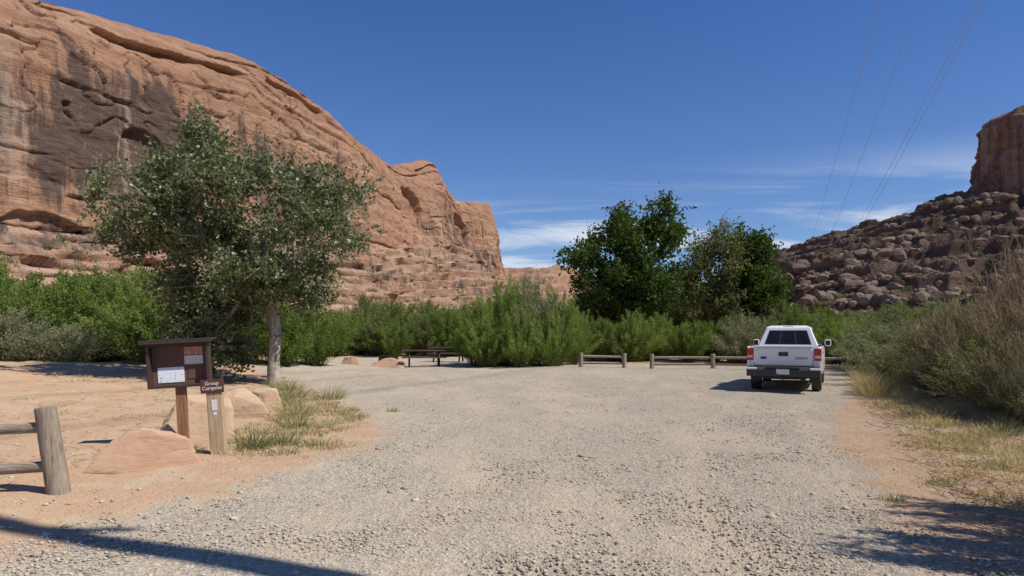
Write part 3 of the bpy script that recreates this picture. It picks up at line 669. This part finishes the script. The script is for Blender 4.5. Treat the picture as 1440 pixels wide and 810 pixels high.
# fire ring, picnic table
M_dk=simple('dark_metal',(.035,.03,.03),(.06,.045,.035),14,.6,.6)
M_tbl=simple('table_brown',(.10,.06,.045),(.07,.045,.035),14,.7)
fe=empty('fire_ring',(-6.3,34.8,gzv(-6.3,34.8)))
n=32;V=[];F=[]
for (r_,z_) in [(.5,0),(.5,.42),(.47,.42),(.47,0)]:
    V+=[(r_*math.cos(i/n*6.28318),r_*math.sin(i/n*6.28318),z_) for i in range(n)]
for k_ in range(3): F+=[(k_*n+i,k_*n+(i+1)%n,(k_+1)*n+(i+1)%n,(k_+1)*n+i) for i in range(n)]
poly('ring',V,F,M_dk,fe);[box('grate_%d'%i,-.45,.45,-.3+i*.15-.008,-.3+i*.15+.008,.43,.445,M_dk,fe) for i in range(5)]
def table(name,x,y,rz):
    e=empty(name,(x,y,gzv(x,y)),rz)
    for i in range(4): box('top_plank_%d'%(i+1),-1.05,1.05,-.38+i*.195,-.38+i*.195+.175,.74,.79,M_tbl,e,.006)
    for s_ in(-1,1):
        for k_ in (0,1): box('bench_plank_%d_%d'%(s_,k_),-1.05,1.05,s_*.68-.13+k_*.14,s_*.68-.13+k_*.14+.125,.43,.48,M_tbl,e,.006)
        xx=s_*.7
        box('bench_support_%d'%s_,xx-.03,xx+.03,-.8,.8,.36,.428,M_dk,e);box('top_support_%d'%s_,xx-.03,xx+.03,-.36,.36,.67,.738,M_dk,e)
        for q in(-1,1): log('leg_%d_%d'%(s_,q),(xx,q*.62,0),(xx,q*.22,.7),.045,.045,M_dk,e,n=8,m=3,bumpy=0)
table('picnic_table',-4.2,32.6,.15);table('picnic_table',-3.5,37.5,-.1)
# ---------------------------------------------------------------- utility pole + lines
U_=empty('utility_pole',(5.0,1.84,0))
log('pole',(0,0,-.3),(0,0,12.6),.19,.14,M_wood,U_,5,bumpy=.02);box('crossarm',-.9,.9,-.05,.05,11.6,11.72,M_wood,U_,.01)
for xx in(-.8,.0,.8): cyl('insulator',.05,.16,M_white,U_,(xx,0,11.72 if xx else 12.6),n=12)
M_wire=simple('wire_metal',(.42,.42,.44),(.38,.38,.4),5,.5,.1)
def wire(p0,p1,sag,r_):
    cu=bpy.data.curves.new('wire','CURVE');cu.dimensions='3D';sp=cu.splines.new('POLY');N=60;sp.points.add(N)
    p0=Vector(p0);p1=Vector(p1)
    for i in range(N+1):
        f=i/N;p=p0.lerp(p1,f);p.z-=sag*4*f*(1-f);sp.points[i].co=(*p,1)
    cu.bevel_depth=r_;cu.materials.append(M_wire);return cu
W_=empty('power_lines',(0,0,0))
for i,(xa,xb) in enumerate([(27.6,420),(30.7,444),(35.2,472),(35.8,478)]):
    X50=xa;X210=xb/960*210;sl_=(X210-X50)/160
    zf=1.6+125*210/960
    obj('wire_%d'%(i+1),wire((X50-sl_*110,-60,30),(X210+sl_*40,250,zf+1.5),2.2,.024),W_)
# ---------------------------------------------------------------- pickup truck
tt=NT('white_paint');n=tt.noise(3,tt.coord(),5,.6)
zc_=tt.add('ShaderNodeSeparateXYZ');tt.l(tt.coord(),zc_.inputs[0])
dm=tt.math('MULTIPLY',tt.ramp(zc_.outputs[2],[(.3,1.),(1.,.0)]),tt.ramp(n,[(.3,.1),(.7,.6)]))
tt.base(tt.mix(dm,(.78,.78,.77),(.55,.45,.35)));tt.p.inputs['Roughness'].default_value=.32;tt.p.inputs['Coat Weight'].default_value=.4;M_paint=tt.m
M_glass=simple('window_glass',(.012,.014,.016),(.02,.022,.024),3,.08,0,spec=.3)
M_black=simple('black_plastic',(.03,.03,.032),(.045,.042,.04),20,.6)
M_tire=simple('tyre_rubber',(.03,.028,.027),(.06,.05,.042),12,.85)
M_rim=simple('alloy_rim',(.45,.45,.46),(.35,.35,.36),10,.35,.8)
M_red=simple('taillight_red',(.5,.015,.012),(.36,.01,.01),20,.15)
M_amb=simple('lamp_clear',(.6,.58,.56),(.5,.5,.5),20,.15)
M_plate=paper('licence_plate',(.75,.75,.75),(.1,.12,.3),60,40,.6)
M_blue=simple('emblem_blue',(.02,.05,.2),(.02,.04,.16),10,.3)
T=empty('pickup_truck',(7.27,18.3,gzv(7.3,19)),-math.radians(25.6))
def arch(cy,r_,z0):
    a0=math.asin((z0-.39)/r_);return [(cy+r_*math.cos(a),.39+r_*math.sin(a)) for a in np.linspace(a0,math.pi-a0,14)]
side=[(.04,.62),(.04,1.20),(.07,1.24),(1.68,1.25),(1.70,1.22),(3.75,1.20),(4.5,1.14),(5.05,1.04),(5.2,.9),(5.22,.5)]
bot=[(4.85,.46)]+arch(4.32,.45,.44)+[(3.8,.44),(1.7,.44)]+arch(1.12,.45,.5)+[(.55,.56)]
prof=side+bot
for sg,nm in((-1,'left'),(1,'right')):
    xa,xb=sorted((sg*.84,sg*.925));prism('side_panel_'+nm,prof,xa,xb,M_paint,T,.022)
box('bed_floor',-.84,.84,.1,1.7,.74,.80,M_black,T)
box('chassis',-.6,.6,.25,5.0,.38,.62,M_black,T)
box('cab_lower',-.84,.84,1.72,3.80,.5,1.20,M_paint,T,.01)
prism('hood',[(3.80,.55),(3.80,1.21),(4.5,1.17),(5.03,1.06),(5.17,.9),(5.19,.55)],-.84,.84,M_paint,T,.02)
box('grille',-.6,.6,5.19,5.25,.62,.92,M_black,T,.01);box('front_bumper',-.9,.9,5.1,5.36,.42,.6,M_black,T,.03)
for sg in(-1,1): box('headlight',*sorted((sg*.62,sg*.88)),5.17,5.24,.78,.95,M_amb,T,.01)
box('tailgate',-.735,.735,.03,.10,.72,1.215,M_paint,T,.018)
box('tailgate_lip',-.735,.735,.012,.105,1.218,1.262,M_paint,T,.014)
box('tailgate_ridge_upper',-.70,.70,.012,.03,1.12,1.185,M_paint,T,.008);box('tailgate_ridge_lower',-.70,.70,.014,.03,.75,.84,M_paint,T,.008)
box('handle_bezel',-.12,.12,.004,.022,.98,1.09,M_black,T,.01);box('handle_pull',-.085,.085,-.006,.006,1.03,1.075,M_black,T,.005)
e_=cyl('emblem',.085,.01,M_blue,T,(-.5,.022,.93),(math.radians(90),0,0),bw=.002);e_.scale=(1,.45,1)
text('RESERVE',.08,(.45,.022,.90),M_black,T,'tailgate_decal')
for sg,nm in((-1,'left'),(1,'right')):
    x0,x1=sorted((sg*.745,sg*.838))
    box('corner_post_'+nm,x0,x1,.045,.2,.70,1.235,M_paint,T,.01)
    x0,x1=sorted((sg*.755,sg*.934))
    box('taillight_'+nm,x0,x1,.018,.13,.86,1.19,M_red,T,.02);box('reverse_lamp_'+nm,x0+.015,x1-.015,.012,.05,.93,1.0,M_amb,T,.006)
    box('bedrail_cap_'+nm,*sorted((sg*.83,sg*.92)),.1,1.66,1.248,1.268,M_black,T,.006)
prism('rear_bumper',[(-.17,.44),(-.17,.62),(-.12,.69),(.08,.70),(.10,.44)],-.92,.92,M_black,T,.02)
for sg in(-1,1): box('bumper_corner',*sorted((sg*.66,sg*.935)),-.185,.05,.62,.675,M_paint,T,.02)
box('bumper_step',-.42,.42,-.19,.0,.655,.70,M_black,T,.01)
box('plate',-.16,.16,-.182,-.174,.50,.64,M_plate,T,.003);cyl('hitch',.04,.14,M_dk,T,(0,-.2,.40),(math.radians(-90),0,0),n=14)
box('hitch_bar',-.5,.5,.0,.08,.36,.43,M_dk,T,.01);log('exhaust',(.45,.1,.33),(.5,1.2,.33),.035,.035,M_dk,T,n=10,m=4,bumpy=0)
log('rear_axle',(-.75,1.12,.38),(.75,1.12,.38),.05,.05,M_dk,T,n=10,m=4,bumpy=0)
for sg in(-1,1): box('mud_flap',*sorted((sg*.62,sg*.88)),.60,.615,.25,.62,M_black,T)
zb_,zt_=1.20,1.775;bt=[(-.83,1.74),(.83,1.74),(.83,3.95),(-.83,3.95)];tp=[(-.60,1.97),(.60,1.97),(.60,3.18),(-.60,3.18)]
V=[(x,y,zb_) for x,y in bt]+[(x,y,zt_) for x,y in tp]+[(x*.8,2.1+(y-1.97)*.82,zt_+.045) for x,y in tp]
F=[(0,3,2,1),(0,1,5,4),(1,2,6,5),(2,3,7,6),(3,0,4,7),(4,5,9,8),(5,6,10,9),(6,7,11,10),(7,4,8,11),(8,9,10,11)]
poly('cab',V,F,M_paint,T,.035,seg=3)
def pane(name,q,u0,u1,v0,v1,mat,off=.006,mar=0):
    q=[np.array(v,float) for v in q];nn=np.cross(q[1]-q[0],q[3]-q[0]);nn/=np.linalg.norm(nn)
    def P(u,v): return (q[0]*(1-u)+q[1]*u)*(1-v)+(q[3]*(1-u)+q[2]*u)*v
    c=[P(u0,v0),P(u1,v0),P(u1,v1),P(u0,v1)]
    V=[x-nn*.01 for x in c]+[x+nn*off for x in c]
    return poly(name,V,[(4,5,6,7),(0,1,5,4),(1,2,6,5),(2,3,7,6),(3,0,4,7),(3,2,1,0)],mat,T,.004)
pane('rear_window_seal',[V[0],V[1],V[5],V[4]],.10,.90,.12,.84,M_black,.004)
pane('rear_window',[V[0],V[1],V[5],V[4]],.12,.88,.16,.80,M_glass,.009)
for sg in(-1,1):
    pane('rear_window_bar',[V[0],V[1],V[5],V[4]],.5+sg*.14-.008,.5+sg*.14+.008,.16,.80,M_black,.013)
pane('windshield',[V[2],V[3],V[7],V[6]],.07,.93,.08,.92,M_glass)
pane('side_window_right_front',[V[1],V[2],V[6],V[5]],.47,.86,.1,.88,M_glass);pane('side_window_right_rear',[V[1],V[2],V[6],V[5]],.09,.44,.1,.88,M_glass)
pane('side_window_left_front',[V[3],V[0],V[4],V[7]],.14,.53,.1,.88,M_glass);pane('side_window_left_rear',[V[3],V[0],V[4],V[7]],.56,.91,.1,.88,M_glass)
box('third_brake_light',-.14,.14,2.0,2.06,1.782,1.80,M_red,T,.004)
for sg,nm in((-1,'left'),(1,'right')):
    box('mirror_arm_'+nm,*sorted((sg*.83,sg*.98)),3.42,3.50,1.22,1.27,M_black,T,.01)
    box('mirror_'+nm,*sorted((sg*.95,sg*1.13)),3.40,3.53,1.20,1.40,M_paint,T,.035);box('mirror_glass_'+nm,*sorted((sg*.975,sg*1.11)),3.392,3.40,1.23,1.375,M_glass,T,.003)
    box('door_handle_'+nm,*sorted((sg*.92,sg*.95)),2.0,2.2,1.03,1.06,M_black,T,.01)
    for wy in(1.12,4.32):
        w=empty('wheel');w.parent=T;w.location=(sg*.79,wy,.385)
        prof_=[(.23,-.11),(.33,-.125),(.37,-.115),(.385,-.08),(.387,.0),(.385,.08),(.37,.115),(.33,.125),(.23,.11)];n=40;VV=[];FF=[]
        for (r_,x_) in prof_: VV+=[(x_,r_*math.cos(i/n*6.28318),r_*math.sin(i/n*6.28318)) for i in range(n)]
        for k_ in range(len(prof_)-1): FF+=[(k_*n+i,k_*n+(i+1)%n,(k_+1)*n+(i+1)%n,(k_+1)*n+i) for i in range(n)]
        poly('tyre',VV,FF,M_tire,w,smooth=True)
        cyl('rim',.235,.16,M_rim,w,(-.08,0,0),(0,math.radians(90),0),n=36,bw=.01);cyl('hub',.07,.03,M_black,w,(sg*.08,0,0),(0,math.radians(90*sg),0),n=18)
        for q in range(6):
            a_=q/6*6.28;o_=box('spoke',-.02,.02,-.03,.03,.06,.22,M_black,w,.005,loc=(sg*.085,0,0),rot=(a_,0,0))
    box('wheel_well_'+nm,*sorted((sg*.62,sg*.83)),.68,1.56,.78,.84,M_black,T)
# ---------------------------------------------------------------- light
EL,AZ=50,113
S=Vector((math.cos(math.radians(EL))*math.sin(math.radians(AZ)),math.cos(math.radians(EL))*math.cos(math.radians(AZ)),math.sin(math.radians(EL))))
sl=bpy.data.lights.new('sun','SUN');sl.energy=5.;sl.angle=math.radians(.53);sl.color=(1,.95,.86)
so=bpy.data.objects.new('sun',sl);scene.collection.objects.link(so);so.rotation_euler=S.to_track_quat('Z','Y').to_euler();so.location=(0,0,60)
w=bpy.data.worlds.new('World');scene.world=w;w.use_nodes=True;nt=w.node_tree;N=nt.nodes;Lk=nt.links
bg=N['Background'];sky=N.new('ShaderNodeTexSky');sky.sky_type='NISHITA';sky.sun_disc=False;sky.sun_elevation=math.radians(EL);sky.sun_rotation=math.radians(AZ)
sky.altitude=1300;sky.air_density=1.;sky.dust_density=.4;sky.ozone_density=2.5
tc=N.new('ShaderNodeTexCoord');sx=N.new('ShaderNodeSeparateXYZ');Lk.new(tc.outputs['Generated'],sx.inputs[0])
def mth(op,a,b=0.,clamp=False):
    m=N.new('ShaderNodeMath');m.operation=op;m.use_clamp=clamp
    for i,x in enumerate((a,b)):
        if isinstance(x,bpy.types.NodeSocket): Lk.new(x,m.inputs[i])
        else: m.inputs[i].default_value=x
    return m.outputs[0]
tr_=N.new('ShaderNodeValToRGB');Lk.new(sx.outputs[2],tr_.inputs[0]);tr_.color_ramp.elements[0].position=.06;tr_.color_ramp.elements[0].color=(.90,1.02,1.24,1);tr_.color_ramp.elements[1].position=.45;tr_.color_ramp.elements[1].color=(.58,.88,1.40,1)
tn_=N.new('ShaderNodeMix');tn_.data_type='RGBA';tn_.blend_type='MULTIPLY';tn_.inputs[0].default_value=1;Lk.new(sky.outputs[0],tn_.inputs[6]);Lk.new(tr_.outputs[0],tn_.inputs[7])
zz_=mth('ADD',mth('MAXIMUM',sx.outputs[2],0.),.06)
cb=N.new('ShaderNodeCombineXYZ');Lk.new(mth('DIVIDE',sx.outputs[0],zz_),cb.inputs[0]);Lk.new(mth('DIVIDE',sx.outputs[1],zz_),cb.inputs[1])
mp=N.new('ShaderNodeMapping');mp.inputs['Rotation'].default_value=(0,0,.5);mp.inputs['Scale'].default_value=(.42,1.0,1);mp.inputs['Location'].default_value=(2.3,1.2,0);Lk.new(cb.outputs[0],mp.inputs[0])
no=N.new('ShaderNodeTexNoise');no.inputs['Scale'].default_value=.8;no.inputs['Detail'].default_value=8;no.inputs['Roughness'].default_value=.62;no.inputs['Distortion'].default_value=.7;Lk.new(mp.outputs[0],no.inputs['Vector'])
mr=N.new('ShaderNodeMapRange');mr.interpolation_type='SMOOTHSTEP';mr.inputs['From Min'].default_value=.44;mr.inputs['From Max'].default_value=.66;Lk.new(no.outputs['Fac'],mr.inputs[0])
ml=N.new('ShaderNodeMapRange');ml.interpolation_type='SMOOTHSTEP';ml.inputs['From Min'].default_value=.25;ml.inputs['From Max'].default_value=.11;Lk.new(sx.outputs[2],ml.inputs[0])
cm=mth('MULTIPLY',mr.outputs[0],ml.outputs[0],True)
mx=N.new('ShaderNodeMix');mx.data_type='RGBA';Lk.new(cm,mx.inputs[0]);Lk.new(tn_.outputs[2],mx.inputs[6]);mx.inputs[7].default_value=(9.2,9.6,10.2,1)
Lk.new(mx.outputs[2],bg.inputs[0]);bg.inputs[1].default_value=.088
# ---------------------------------------------------------------- camera
cam=bpy.data.cameras.new('camera');co_=bpy.data.objects.new('camera',cam);scene.collection.objects.link(co_)
co_.location=(0,0,1.6);co_.rotation_euler=(math.radians(90),0,0);cam.lens=24;cam.sensor_width=36;cam.shift_y=.04375;cam.clip_start=.05;cam.clip_end=6000
scene.camera=co_
scene.view_settings.view_transform='Standard';scene.view_settings.look='None';scene.view_settings.exposure=0
